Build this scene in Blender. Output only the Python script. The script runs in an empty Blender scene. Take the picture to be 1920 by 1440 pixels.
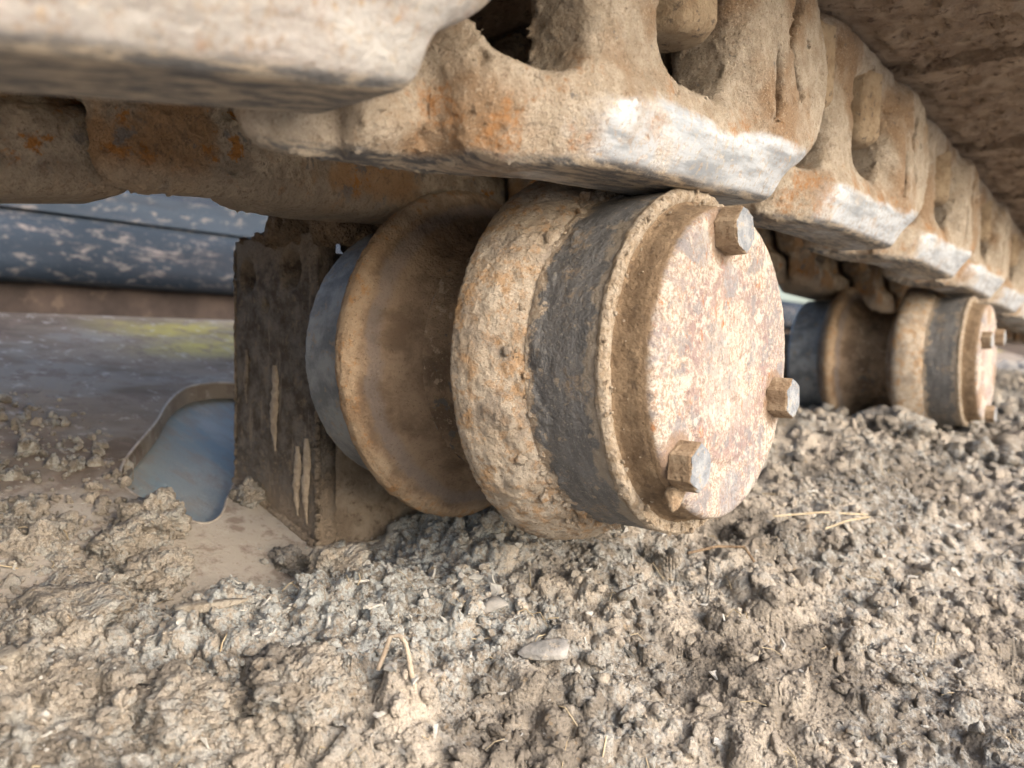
import bpy, math, random
import numpy as np
from mathutils import Vector, Matrix

random.seed(4)
rng = np.random.default_rng(11)
sc = bpy.context.scene
COL = sc.collection

# ------------------------------------------------------------------ camera, sky, sun, exposure
YAW, PITCH, ROLL = .6942, -.0582, .0177
Fw = Vector((-math.sin(YAW)*math.cos(PITCH), math.cos(YAW)*math.cos(PITCH), math.sin(PITCH)))
Rt = Vector((math.cos(YAW), math.sin(YAW), 0)); Up = Rt.cross(Fw)
Rt, Up = Rt*math.cos(ROLL)+Up*math.sin(ROLL), Up*math.cos(ROLL)-Rt*math.sin(ROLL)
cam = bpy.data.cameras.new('camera'); co = bpy.data.objects.new('camera', cam); COL.objects.link(co)
co.matrix_world = Matrix(((Rt.x, Up.x, -Fw.x, 0), (Rt.y, Up.y, -Fw.y, 0), (Rt.z, Up.z, -Fw.z, 0), (0, 0, 0, 1)))
cam.sensor_width = 36; cam.lens = 36*1418/1920
cam.clip_start = .01; cam.clip_end = 500
cam.dof.use_dof = True; cam.dof.focus_distance = .365; cam.dof.aperture_fstop = 9.5
sc.camera = co

SUN_EL, SUN_AZ = math.radians(27), math.radians(62)       # azimuth clockwise from +Y: light from the open outer side
w = bpy.data.worlds.new('World'); sc.world = w; w.use_nodes = True
nt = w.node_tree; bg = nt.nodes['Background']
sky = nt.nodes.new('ShaderNodeTexSky'); sky.sky_type = 'NISHITA'; sky.sun_disc = False
sky.sun_elevation = SUN_EL; sky.sun_rotation = SUN_AZ; sky.air_density = 1.0; sky.dust_density = 4.0; sky.ozone_density = 1.0
nt.links.new(sky.outputs[0], bg.inputs[0]); bg.inputs[1].default_value = .15
sun = bpy.data.lights.new('sun', 'SUN'); sun.energy = .8; sun.angle = math.radians(60); sun.color = (1, .99, .97)
so = bpy.data.objects.new('sun', sun); COL.objects.link(so)
sd = Vector((math.sin(SUN_AZ)*math.cos(SUN_EL), math.cos(SUN_AZ)*math.cos(SUN_EL), math.sin(SUN_EL)))
sd = Vector((math.cos(math.radians(-6))*math.cos(SUN_EL), math.sin(math.radians(-6))*math.cos(SUN_EL), math.sin(SUN_EL)))
sky.sun_rotation = math.atan2(sd.x, sd.y)
so.rotation_euler = sd.to_track_quat('Z', 'Y').to_euler()
sc.view_settings.view_transform = 'Standard'; sc.view_settings.look = 'None'
sc.view_settings.gamma = 1; sc.view_settings.exposure = 1.55; sc.view_settings.use_curve_mapping = False

# ------------------------------------------------------------------ helpers
def rot_x(a): return Matrix.Rotation(a, 4, 'X')

_perm = np.random.default_rng(3).permutation(256); _perm = np.concatenate([_perm, _perm, _perm])
_gr = np.random.default_rng(5).normal(size=(256, 3)); _gr /= np.linalg.norm(_gr, axis=1)[:, None]
def perlin(x, y, z):
    x, y, z = np.broadcast_arrays(x, y, z)
    xi, yi, zi = np.floor(x).astype(int), np.floor(y).astype(int), np.floor(z).astype(int)
    xf, yf, zf = x-xi, y-yi, z-zi
    u, v, q = [t*t*t*(t*(t*6-15)+10) for t in (xf, yf, zf)]
    def g(i, j, k):
        h = _perm[_perm[_perm[(xi+i) & 255]+((yi+j) & 255)]+((zi+k) & 255)]
        gg = _gr[h]
        return gg[..., 0]*(xf-i)+gg[..., 1]*(yf-j)+gg[..., 2]*(zf-k)
    a = g(0,0,0)*(1-u)+g(1,0,0)*u; b = g(0,1,0)*(1-u)+g(1,1,0)*u
    c = g(0,0,1)*(1-u)+g(1,0,1)*u; d = g(0,1,1)*(1-u)+g(1,1,1)*u
    return ((a*(1-v)+b*v)*(1-q)+(c*(1-v)+d*v)*q)*1.5
def fbm(x, y, z, s, oc=3, seed=0):
    o = 0; a = 1; t = 0
    for i in range(oc):
        o = o+a*perlin(x*s+seed*7.3, y*s+i*3.1, z*s-seed*2.7); t += a; a *= .5; s *= 2.07
    return o/t
def sstep(x, a, b):
    t = np.clip((x-a)/(b-a), 0, 1); return t*t*(3-2*t)

def mesh_np(name, verts, faces, smooth=True):
    """faces: (n,4) or (n,3) array, or list of arrays"""
    me = bpy.data.meshes.new(name)
    verts = np.asarray(verts, np.float32)
    if isinstance(faces, np.ndarray): faces = [faces]
    faces = [f for f in faces if len(f)]
    me.vertices.add(len(verts)); me.vertices.foreach_set('co', verts.ravel())
    tot = sum(f.size for f in faces); n = sum(len(f) for f in faces)
    me.loops.add(tot); me.polygons.add(n)
    me.loops.foreach_set('vertex_index', np.concatenate([f.ravel() for f in faces]).astype(np.int32))
    st = []; k = 0
    for f in faces:
        st.append(k+np.arange(len(f))*f.shape[1]); k += f.size
    me.polygons.foreach_set('loop_start', np.concatenate(st).astype(np.int32))
    me.update(calc_edges=True); me.validate()
    me.polygons.foreach_set('use_smooth', np.full(len(me.polygons), smooth))
    return me
def link(name, me, mat=None, parent=None, loc=(0, 0, 0), rot=None):
    o = bpy.data.objects.new(name, me); COL.objects.link(o)
    if mat and not me.materials: me.materials.append(mat)
    if parent: o.parent = parent
    o.location = loc
    if rot is not None: o.rotation_euler = rot
    return o
def thing(name, label, cat, loc=(0, 0, 0), group=None, kind=None):
    o = bpy.data.objects.new(name, None); COL.objects.link(o); o.location = loc
    o.empty_display_size = .02
    return tag(o, label, cat, group, kind)
def tag(o, label=None, cat=None, group=None, kind=None):
    if label: o['label'] = label
    if cat: o['category'] = cat
    if group: o['group'] = group
    if kind: o['kind'] = kind
    return o
def surface_nets(D, org, h):
    """closed surface where D crosses 0 (negative inside)"""
    nx, ny, nz = D.shape; ins = D < 0
    c = np.zeros((nx-1, ny-1, nz-1), int); acc = np.zeros((nx-1, ny-1, nz-1, 3)); cnt = np.zeros((nx-1, ny-1, nz-1))
    sl = lambda o, n: slice(o, n-1+o)
    corners = [(i, j, k) for i in (0, 1) for j in (0, 1) for k in (0, 1)]
    V = {q: D[sl(q[0], nx), sl(q[1], ny), sl(q[2], nz)] for q in corners}
    for a in corners:
        for ax in range(3):
            if a[ax]: continue
            b = list(a); b[ax] = 1; b = tuple(b)
            va, vb = V[a], V[b]; m = (va < 0) != (vb < 0)
            t = np.where(m, va/np.where(m, va-vb, 1), 0)
            for q in range(3):
                acc[..., q] += np.where(m, a[q]+(t if q == ax else 0), 0)
            cnt += m
    act = cnt > 0
    idx = -np.ones(act.shape, int); idx[act] = np.arange(act.sum())
    pos = acc[act]/cnt[act][:, None]+np.argwhere(act)
    verts = pos*h+np.array(org)
    F = []
    for ax in range(3):
        o1, o2 = [(1, 2), (2, 0), (0, 1)][ax]
        s0 = [slice(None)]*3; s1 = [slice(None)]*3
        s0[ax] = slice(0, -1); s1[ax] = slice(1, None)
        A, B = ins[tuple(s0)], ins[tuple(s1)]
        e = np.argwhere(A != B)
        e = e[(e[:, o1] > 0) & (e[:, o2] > 0) & (e[:, o1] < D.shape[o1]-1) & (e[:, o2] < D.shape[o2]-1)]
        fl = A[tuple(e.T)]
        def at(d1, d2):
            q = e.copy(); q[:, o1] -= d1; q[:, o2] -= d2; return idx[tuple(q.T)]
        f = np.stack([at(0, 0), at(1, 0), at(1, 1), at(0, 1)], 1)
        f[~fl] = f[~fl][:, ::-1]
        F.append(f)
    return verts, np.concatenate(F)
def smin(a, b, k):
    h = np.clip(.5+.5*(b-a)/k, 0, 1); return b*(1-h)+a*h-k*h*(1-h)
def smax(a, b, k): return -smin(-a, -b, k)
def rbox(x, y, z, x0, x1, y0, y1, z0, z1, r):
    qx = abs(x-(x0+x1)/2)-(x1-x0)/2+r; qy = abs(y-(y0+y1)/2)-(y1-y0)/2+r; qz = abs(z-(z0+z1)/2)-(z1-z0)/2+r
    return np.sqrt(np.maximum(qx, 0)**2+np.maximum(qy, 0)**2+np.maximum(qz, 0)**2)+np.minimum(np.maximum(qx, np.maximum(qy, qz)), 0)-r
def cyl(x, y, z, cy, cz, r, x0, x1, rd):
    qr = np.sqrt((y-cy)**2+(z-cz)**2)-r+rd; qx = abs(x-(x0+x1)/2)-(x1-x0)/2+rd
    return np.sqrt(np.maximum(qr, 0)**2+np.maximum(qx, 0)**2)+np.minimum(np.maximum(qr, qx), 0)-rd

# ------------------------------------------------------------------ materials
class Mat:
    def __init__(s, name):
        s.m = bpy.data.materials.new(name); s.m.use_nodes = True; s.t = s.m.node_tree; s.n = s.t.nodes
        s.b = s.n['Principled BSDF']; s.tc = s.n.new('ShaderNodeTexCoord'); s.P = s.tc.outputs['Object']
        s.sep = None
    def L(s, a, b): s.t.links.new(a, b)
    def inp(s, sock, v):
        if hasattr(v, 'is_linked') or isinstance(v, bpy.types.NodeSocket): s.L(v, sock)
        else: sock.default_value = v
    def xyz(s):
        if not s.sep:
            s.sep = s.n.new('ShaderNodeSeparateXYZ'); s.L(s.P, s.sep.inputs[0])
        return s.sep.outputs
    def math(s, op, a, b=0.0, clamp=False):
        k = s.n.new('ShaderNodeMath'); k.operation = op; k.use_clamp = clamp
        s.inp(k.inputs[0], a); s.inp(k.inputs[1], b); return k.outputs[0]
    def noise(s, scale, detail=4, rough=.55, stretch=(1, 1, 1), off=(0, 0, 0), dist=0.0):
        v = s.P
        if stretch != (1, 1, 1) or off != (0, 0, 0):
            mp = s.n.new('ShaderNodeMapping'); mp.inputs['Scale'].default_value = stretch; mp.inputs['Location'].default_value = off
            s.L(s.P, mp.inputs[0]); v = mp.outputs[0]
        k = s.n.new('ShaderNodeTexNoise'); k.inputs['Scale'].default_value = scale; k.inputs['Detail'].default_value = detail
        k.inputs['Roughness'].default_value = rough; k.inputs['Distortion'].default_value = dist
        s.L(v, k.inputs['Vector']); return k.outputs['Fac']
    def vor(s, scale, feature='F1', out='Distance', rnd=1.0):
        k = s.n.new('ShaderNodeTexVoronoi'); k.feature = feature; k.inputs['Scale'].default_value = scale
        k.inputs['Randomness'].default_value = rnd
        s.L(s.P, k.inputs['Vector']); return k.outputs[out]
    def ramp(s, v, lo, hi, a=0.0, b=1.0):
        k = s.n.new('ShaderNodeMapRange'); k.interpolation_type = 'SMOOTHSTEP'
        s.inp(k.inputs[0], v); k.inputs[1].default_value = lo; k.inputs[2].default_value = hi
        s.inp(k.inputs[3], a); s.inp(k.inputs[4], b); return k.outputs[0]
    def mix(s, f, a, b):
        k = s.n.new('ShaderNodeMix'); k.data_type = 'RGBA'
        s.inp(k.inputs[0], f)
        for q, v in ((6, a), (7, b)):
            if isinstance(v, tuple): v = v if len(v) == 4 else v+(1,)
            s.inp(k.inputs[q], v)
        return k.outputs[2]
    def mixf(s, f, a, b):
        k = s.n.new('ShaderNodeMix'); s.inp(k.inputs[0], f); s.inp(k.inputs[2], a); s.inp(k.inputs[3], b); return k.outputs[0]
    def bump(s, h, strength, dist, prev=None):
        k = s.n.new('ShaderNodeBump'); s.inp(k.inputs['Strength'], strength); k.inputs['Distance'].default_value = dist
        s.L(h, k.inputs['Height'])
        if prev: s.L(prev, k.inputs['Normal'])
        return k.outputs[0]
    def done(s, col, rough=.8, metal=0.0, normal=None, spec=.3):
        s.inp(s.b.inputs['Base Color'], col if not isinstance(col, tuple) else col+(1,))
        s.inp(s.b.inputs['Roughness'], rough); s.inp(s.b.inputs['Metallic'], metal)
        s.b.inputs['Specular IOR Level'].default_value = spec
        if normal: s.L(normal, s.b.inputs['Normal'])
        return s.m

TAN = (.37, .308, .240); TAN_D = (.22, .15, .092); TAN_L = (.50, .435, .36); RUST = (.36, .13, .03); RUST_D = (.16, .07, .035)
STEEL = (.13, .14, .155); PALE = (.62, .64, .66)

def grain_normal(m, amt=1.0, big=True, damp=None):
    n1 = m.noise(950, 3, .7); st = (lambda v: v*amt) if damp is None else (lambda v: m.mixf(damp, v*amt, v*amt*.15))
    nb = m.bump(n1, st(.85), .0012)
    n2 = m.noise(300, 5, .7); nb = m.bump(n2, st(.75), .0026, nb)
    if big:
        n3 = m.noise(70, 3, .6); nb = m.bump(n3, st(.5), .004, nb)
    return nb

def mat_link(wearamt=1.0, name='dusty_track_link_steel'):
    m = Mat(name); x, y, z = m.xyz()
    oi = m.n.new('ShaderNodeObjectInfo'); va = m.n.new('ShaderNodeVectorMath'); va.operation = 'ADD'
    sc_ = m.n.new('ShaderNodeVectorMath'); sc_.operation = 'SCALE'; sc_.inputs[0].default_value = (3.1, 5.7, 2.3); m.L(oi.outputs['Random'], sc_.inputs['Scale'])
    m.L(m.P, va.inputs[0]); m.L(sc_.outputs[0], va.inputs[1]); m.P = va.outputs[0]
    big = m.noise(18, 4, .6); mid = m.noise(90, 5, .65); fine = m.noise(420, 4, .7)
    c = m.mix(m.ramp(mid, .35, .65), TAN, TAN_L)
    c = m.mix(m.ramp(big, .45, .62), c, (.30, .205, .13))
    c = m.mix(m.ramp(fine, .56, .68, 0, .6), c, (.17, .115, .075))
    c = m.mix(m.ramp(m.noise(160, 5, .7, off=(3, 1, 2)), .62, .70, 0, .7), c, (.14, .14, .15))
    c = m.mix(m.ramp(m.noise(1100, 3, .7, off=(1, 1, 0)), .55, .66, 0, .55), c, (.13, .09, .06))
    c = m.mix(m.ramp(m.noise(800, 3, .7, off=(5, 1, 0)), .56, .66, 0, .5), c, (.62, .54, .44))
    # rust fringe round the running surface
    edge = m.math('ADD', z, m.math('MULTIPLY', m.math('SUBTRACT', m.noise(60, 5, .7, off=(9, 0, 0)), .5), .035))
    ru = m.math('MULTIPLY', m.ramp(edge, .042, .030), m.ramp(m.noise(48, 5, .7, off=(1, 5, 0)), .50, .62))
    c = m.mix(m.math('MULTIPLY', ru, m.ramp(fine, .40, .6, .2, .85)), c, (.38, .19, .075))
    # polished running strip: whitish worn steel low on the outer side
    e2 = m.math('ADD', z, m.math('MULTIPLY', m.math('SUBTRACT', m.noise(45, 4, .6, stretch=(1, .4, 1)), .5), .022))
    yy = m.math('ADD', y, m.math('MULTIPLY', m.math('SUBTRACT', m.noise(40, 4, .6, off=(0, 0, 4)), .5), .05))
    wear = m.math('MULTIPLY', m.ramp(e2, .029, .023), m.ramp(yy, .075, .10))
    wear = m.math('MULTIPLY', wear, m.ramp(m.math('ADD', m.noise(30, 4, .65, off=(2, 9, 1)), m.math('MULTIPLY', y, .9)), .50, .62, wearamt*.45, wearamt))
    wear = m.math('MULTIPLY', wear, m.ramp(m.noise(300, 4, .7, off=(8, 9, 1)), .34, .5, .45, 1))
    streak = m.noise(120, 5, .7, stretch=(1, .18, 1))
    wc = m.mix(m.ramp(streak, .35, .62), (.30, .33, .37), (.58, .62, .67))
    wc = m.mix(m.ramp(m.noise(200, 4, .7, off=(2, 2, 2)), .60, .70, 0, .8), wc, (.50, .38, .25))
    c = m.mix(wear, c, wc)
    # underside: darker polished steel with tan streaks along the travel
    und = m.math('MULTIPLY', m.ramp(z, .0045, .0015), m.ramp(m.noise(30, 3, .5, stretch=(1, .3, 1), off=(7, 7, 7)), .30, .50, .25, 1))
    uc = m.mix(m.ramp(m.noise(260, 4, .7, stretch=(1, .2, 1)), .42, .6), (.12, .12, .125), (.40, .34, .27))
    c = m.mix(und, c, uc)
    met = m.math('MULTIPLY', wear, .45)
    return m.done(c, m.mixf(wear, .9, .42), met, grain_normal(m, 1.1, True, wear), .35)

def mat_inner_link():
    m = Mat('rusty_inner_link_steel'); x, y, z = m.xyz()
    mid = m.noise(70, 6, .65); fine = m.noise(420, 4, .7); big = m.noise(22, 4, .6)
    c = m.mix(m.ramp(mid, .38, .62), (.33, .265, .20), (.52, .43, .33))
    c = m.mix(m.ramp(big, .48, .62, 0, .75), c, (.40, .22, .095))
    c = m.mix(m.ramp(m.noise(55, 5, .65, off=(4, 2, 8)), .56, .64, 0, .85), c, (.19, .18, .175))
    c = m.mix(m.ramp(m.noise(60, 5, .7, off=(1, 2, 8)), .58, .65), c, (.42, .19, .055))
    c = m.mix(m.ramp(fine, .58, .7, 0, .6), c, (.10, .07, .05))
    c = m.mix(m.math('MULTIPLY', m.ramp(z, .014, .004), .7), c, (.46, .38, .29))
    c = m.mix(m.ramp(m.noise(240, 6, .75, off=(3, 3, 3)), .54, .62, 0, .55), c, (.20, .14, .10))
    return m.done(c, .85, 0.0, grain_normal(m, 1.9), .3)

def mat_mud(name='crumbled_dry_mud', tint=(.35, .312, .268), pale=True, plate=False):
    m = Mat(name)
    big = m.noise(9, 4, .6); mid = m.noise(60, 5, .65); fine = m.noise(500, 4, .7)
    lt = tuple(min(1, v*1.55) for v in tint); dk = tuple(v*.60 for v in tint)
    c = m.mix(m.ramp(mid, .32, .68), tint, lt)
    c = m.mix(m.ramp(big, .46, .60, 0, .8), c, dk)
    c = m.mix(m.ramp(m.noise(14, 4, .6, off=(9, 2, 7)), .54, .64, 0, .6), c, tuple(v*1.3 for v in lt))
    c = m.mix(m.ramp(fine, .55, .7, 0, .5), c, dk)
    c = m.mix(m.ramp(m.noise(160, 4, .6, off=(5, 5, 1)), .60, .72, 0, .6), c, (.34, .25, .155))
    if pale:
        g = m.math('MULTIPLY', m.ramp(m.noise(12, 3, .5, off=(2, 8, 3)), .42, .58), m.ramp(m.noise(140, 5, .7, off=(0, 3, 0)), .45, .60))
        c = m.mix(m.math('MULTIPLY', g, .75), c, (.50, .51, .50))
        x, y, z = m.xyz(); dx = m.math('MULTIPLY', m.math('ADD', x, .33), 8.0); dy = m.math('MULTIPLY', m.math('SUBTRACT', y, .26), 6.5)
        dd = m.math('ADD', m.math('ADD', m.math('MULTIPLY', dx, dx), m.math('MULTIPLY', dy, dy)), m.math('MULTIPLY', m.math('SUBTRACT', m.noise(25, 4, .6), .5), 2.0))
        c = m.mix(m.math('MULTIPLY', m.ramp(dd, 1.1, .2, 0, .8), m.ramp(m.noise(230, 5, .7, off=(6, 0, 0)), .44, .56)), c, (.52, .56, .58))
    nb = grain_normal(m, 1.6, False)
    nb = m.bump(m.ramp(m.vor(420), .1, .6, 1, 0), .8, .0016, nb)
    nb = m.bump(m.noise(1700, 2, .7), .7, .0006, nb)
    c = m.mix(m.ramp(m.noise(1300, 2, .7, off=(2, 0, 0)), .56, .68, 0, .45), c, dk)
    return m.done(c, .95, 0.0, nb, .15)

def mat_cap():
    m = Mat('rusty_roller_end_cap'); x, y, z = m.xyz()
    rr = m.math('SQRT', m.math('ADD', m.math('MULTIPLY', y, y), m.math('MULTIPLY', z, z)))
    f = m.noise(420, 6, .8); g = m.noise(210, 6, .75, off=(3, 3, 3)); b = m.noise(26, 4, .6)
    c = m.mix(m.ramp(f, .45, .55), (.60, .54, .47), (.34, .265, .215))
    c = m.mix(m.ramp(m.noise(230, 6, .75, stretch=(1, 1, .5), off=(8, 0, 0)), .55, .61, 0, m.ramp(m.noise(22, 4, .6, off=(0, 2, 9)), .40, .60, .25, 1.0)), c, (.43, .18, .075))
    c = m.mix(m.ramp(m.noise(130, 6, .75, stretch=(1, .25, 1), off=(0, 1, 3)), .54, .66, 0, .5), c, (.30, .24, .21))
    pur = m.math('MULTIPLY', m.ramp(b, .40, .58), m.ramp(g, .44, .56, .15, 1))
    c = m.mix(m.math('MULTIPLY', pur, .85), c, (.27, .235, .245))
    # inner disc of a purplish oxide with pale crust in the middle
    ring = m.math('MULTIPLY', m.ramp(rr, .050, .046), m.ramp(rr, .026, .036))
    c = m.mix(m.math('MULTIPLY', ring, m.ramp(g, .42, .58, .1, .85)), c, (.30, .215, .205))
    c = m.mix(m.ramp(m.noise(70, 6, .7, off=(0, 9, 1)), .53, .60, 0, .75), c, (.24, .235, .25))
    c = m.mix(m.ramp(m.noise(60, 6, .7, off=(0, 4, 7)), .54, .61, 0, .7), c, (.62, .57, .51))
    c = m.mix(m.math('MULTIPLY', m.ramp(rr, .040, .020), m.ramp(g, .46, .54, 0, .45)), c, (.58, .51, .44))
    # a few round blue-grey marks
    for (cy, cz, r) in ((-.004, .040, .009), (.004, -.062, .013), (-.014, .012, .004), (-.012, -.022, .004), (-.034, .052, .010)):
        dy = m.math('SUBTRACT', y, cy); dz = m.math('SUBTRACT', z, cz)
        d = m.math('SQRT', m.math('ADD', m.math('MULTIPLY', dy, dy), m.math('MULTIPLY', dz, dz)))
        d = m.math('ADD', d, m.math('MULTIPLY', m.math('SUBTRACT', g, .5), .016))
        c = m.mix(m.math('MULTIPLY', m.ramp(d, r, r*.75, 0, .75), m.ramp(f, .40, .55, 1, .35)), c, (.27, .275, .30))
    for (cy, cz) in ((-.013, .061), (.056, -.018), (-.050, -.042)):
        dy = m.math('SUBTRACT', y, cy); dz = m.math('SUBTRACT', z, cz)
        d = m.math('ADD', m.math('SQRT', m.math('ADD', m.math('MULTIPLY', dy, dy), m.math('MULTIPLY', dz, dz))), m.math('MULTIPLY', m.math('SUBTRACT', g, .5), .012))
        c = m.mix(m.ramp(d, .0165, .0125, 0, .75), c, (.27, .18, .12))
    # muddy outside edge
    c = m.mix(m.ramp(m.math('ADD', x, m.math('MULTIPLY', m.math('SUBTRACT', g, .5), .006)), -.001, -.004, 0, .95), c, (.33, .235, .15))
    c = m.mix(m.ramp(m.noise(900, 3, .7), .60, .70, 0, .7), c, (.16, .09, .06))
    return m.done(c, .72, .1, grain_normal(m, 1.1), .35)

def mat_band():
    m = Mat('dark_worn_roller_tread')
    f = m.noise(420, 5, .75); g = m.noise(40, 4, .6); s = m.noise(160, 5, .7, stretch=(1, .35, .35))
    c = m.mix(m.ramp(s, .35, .65), (.13, .133, .142), (.21, .212, .22))
    c = m.mix(m.ramp(f, .57, .66, 0, .6), c, (.33, .29, .24))
    c = m.mix(m.math('MULTIPLY', m.ramp(g, .56, .68), m.ramp(f, .42, .58, .0, .7)), c, (.36, .28, .20))
    c = m.mix(m.ramp(m.noise(140, 5, .6, off=(4, 4, 4)), .62, .66, 0, .8), c, (.40, .34, .27))
    c = m.mix(m.ramp(m.noise(700, 3, .7, off=(4, 0, 4)), .60, .68, 0, .7), c, (.42, .39, .34))
    x, y, z = m.xyz()
    e = m.math('ADD', x, m.math('MULTIPLY', m.math('SUBTRACT', m.noise(75, 6, .7, off=(9, 1, 1)), .5), .034))
    c = m.mix(m.ramp(e, -.2010, -.2040, 0, .95), c, m.mix(m.ramp(f, .4, .6), (.38, .30, .225), (.50, .43, .35)))
    c = m.mix(m.ramp(e, -.1775, -.1745, 0, .7), c, (.40, .34, .27))
    c = m.mix(m.ramp(m.noise(300, 5, .7, stretch=(2.5, .3, .3), off=(1, 4, 0)), .58, .68, 0, .7), c, (.30, .31, .33))
    nb = grain_normal(m, 1.1)
    return m.done(c, m.ramp(g, .35, .6, .38, .62), .3, nb, .5)

def mat_flange(name, wet=0.0, rust=.5):
    m = Mat(name)
    a = m.noise(50, 5, .65); b = m.noise(150, 5, .7, off=(3, 0, 1)); f = m.noise(600, 4, .7)
    k = 1-wet*.55
    c = m.mix(m.ramp(a, .36, .64), tuple(v*k for v in (.38, .31, .24)), tuple(v*k for v in (.54, .475, .40)))
    c = m.mix(m.ramp(b, .50, .62, 0, rust), c, tuple(v*k for v in (.44, .25, .11)))
    c = m.mix(m.ramp(m.noise(34, 5, .65, off=(8, 8, 1)), .50, .62, 0, .6), c, (.22, .19, .165))
    c = m.mix(m.ramp(m.noise(45, 6, .7, off=(2, 8, 5)), .54, .62, 0, .7), c, tuple(v*k for v in (.42, .255, .125)))
    c = m.mix(m.ramp(f, .56, .68, 0, .6), c, tuple(v*k for v in (.17, .11, .07)))
    return m.done(c, .85, 0.0, grain_normal(m, 1.3), .3)

def mat_hub():
    m = Mat('dark_brown_greasy_hub')
    a = m.noise(45, 5, .65); f = m.noise(500, 5, .7); b = m.noise(110, 4, .6, off=(2, 6, 1))
    c = m.mix(m.ramp(a, .38, .62), (.15, .105, .072), (.33, .24, .165))
    c = m.mix(m.ramp(f, .55, .66, 0, .7), c, (.36, .27, .19))
    c = m.mix(m.ramp(b, .59, .63, 0, .85), c, (.46, .36, .27))
    c = m.mix(m.ramp(m.noise(260, 5, .7), .56, .66, 0, .6), c, (.20, .155, .09))
    c = m.mix(m.ramp(b, .33, .38, .8, 0), c, (.12, .125, .13))
    return m.done(c, .75, 0.0, grain_normal(m, 1.4), .4)

def mat_simple(name, c1, c2, scale=80, rough=.7, metal=0.0, spots=None, b=1.0, spec=.35):
    m = Mat(name)
    c = m.mix(m.ramp(m.noise(scale, 5, .65), .36, .64), c1, c2)
    if spots: c = m.mix(m.ramp(m.noise(scale*2.3, 5, .7, off=(4, 2, 6)), .55, .66, 0, .85), c, spots)
    return m.done(c, rough, metal, grain_normal(m, b), spec)

M_link0 = mat_link(.55, 'dusty_near_link_steel')
M_link, M_ilink, M_mud, M_cap, M_band, M_hub = mat_link(), mat_inner_link(), mat_mud(), mat_cap(), mat_band(), mat_hub()
def mat_fl2():
    m = Mat('brown_concave_flange'); x, y, z = m.xyz()
    rr = m.math('SQRT', m.math('ADD', m.math('MULTIPLY', y, y), m.math('MULTIPLY', z, z)))
    a = m.noise(50, 5, .65); b = m.noise(150, 5, .7, off=(3, 0, 1)); f = m.noise(600, 4, .7)
    rr = m.math('ADD', rr, m.math('MULTIPLY', m.math('SUBTRACT', a, .5), .012))
    c1 = m.mix(m.ramp(a, .36, .64), (.30, .21, .135), (.42, .32, .225))
    c1 = m.mix(m.ramp(b, .52, .64, 0, .6), c1, (.40, .20, .07))
    c2 = m.mix(m.ramp(a, .36, .64), (.18, .125, .085), (.32, .235, .165))
    c = m.mix(m.ramp(rr, .0905, .096), c2, c1)
    grey = m.math('MULTIPLY', m.ramp(rr, .081, .085), m.ramp(rr, .091, .088))
    c = m.mix(m.math('MULTIPLY', grey, .5), c, (.22, .20, .20))
    c = m.mix(m.ramp(f, .56, .68, 0, .6), c, (.12, .08, .05))
    return m.done(c, .8, 0.0, grain_normal(m, 1.2), .3)
M_fl = mat_flange('caked_flange', 0, .5); M_fl2 = mat_fl2()
M_rim = mat_simple('crusted_rim', (.42, .33, .24), (.58, .50, .41), 220, .95, 0, (.20, .15, .11), 1.8)
M_groove = mat_simple('brown_groove_dust', (.20, .14, .09), (.30, .22, .145), 90, .95, 0, (.14, .10, .07), 1.2)
M_ring = mat_simple('blue_grey_inner_ring', (.17, .185, .20), (.33, .345, .36), 60, .5, .3, (.33, .27, .21), .6, .5)
M_boltside = mat_simple('muddy_bolt', (.30, .215, .14), (.44, .34, .24), 150, .9, 0, (.20, .13, .08), 1.2)
M_boltface = mat_simple('worn_bolt_face', (.20, .22, .25), (.34, .355, .375), 150, .6, .3, (.46, .36, .26), .8, .4)
M_nut = mat_simple('dust_covered_nut', (.33, .24, .155), (.46, .36, .25), 90, .95, 0, (.15, .12, .10), 1.3)
M_shoe = mat_simple('brown_muddy_shoe', (.36, .26, .185), (.52, .40, .295), 45, .95, 0, (.14, .09, .065), 2.2)
M_bracket = mat_simple('dark_bracket_plate', (.14, .112, .088), (.30, .262, .22), 55, .85, .0, (.27, .20, .14), 1.2)
M_bside = mat_simple('light_brown_bracket_side', (.26, .205, .155), (.40, .33, .26), 60, .95, 0, (.17, .125, .09), 1.8)
def mat_bracket():
    m = Mat('dark_bracket_plate'); x, y, z = m.xyz()
    a = m.noise(55, 6, .7); b = m.noise(170, 6, .75, off=(4, 2, 6))
    c = m.mix(m.ramp(a, .36, .64), (.12, .095, .075), (.27, .235, .20))
    c = m.mix(m.ramp(b, .54, .64, 0, .8), c, (.33, .255, .18))
    c = m.mix(m.ramp(m.noise(120, 5, .7, stretch=(1, 1, .12), off=(7, 0, 0)), .56, .66, 0, .6), c, (.40, .33, .26))
    lo = m.math('ADD', z, m.math('MULTIPLY', m.math('SUBTRACT', a, .5), .11))
    c = m.mix(m.ramp(lo, -.085, -.125, 0, .85), c, (.36, .29, .225))
    c = m.mix(m.ramp(lo, .030, .055, 0, .75), c, (.34, .265, .19))
    return m.done(c, .92, 0.0, grain_normal(m, 1.8), .2)
M_bracket = mat_bracket()
M_weld = mat_simple('dried_splash', (.40, .32, .24), (.52, .43, .33), 150, .9, 0, None, 1.2)
M_chip = mat_simple('pale_grey_chip', (.36, .36, .355), (.52, .51, .48), 160, .9, 0, (.33, .285, .235), .6)
M_stone = mat_simple('pale_stone', (.33, .29, .24), (.48, .44, .38), 160, .95, 0, (.30, .25, .20), 1.3)
M_gstone = mat_simple('grey_stone', (.22, .22, .22), (.34, .33, .32), 90, .95, 0, (.42, .37, .31), .5)
M_straw = mat_simple('dry_straw', (.32, .255, .165), (.45, .38, .27), 90, .7, 0, None, .3)
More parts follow.
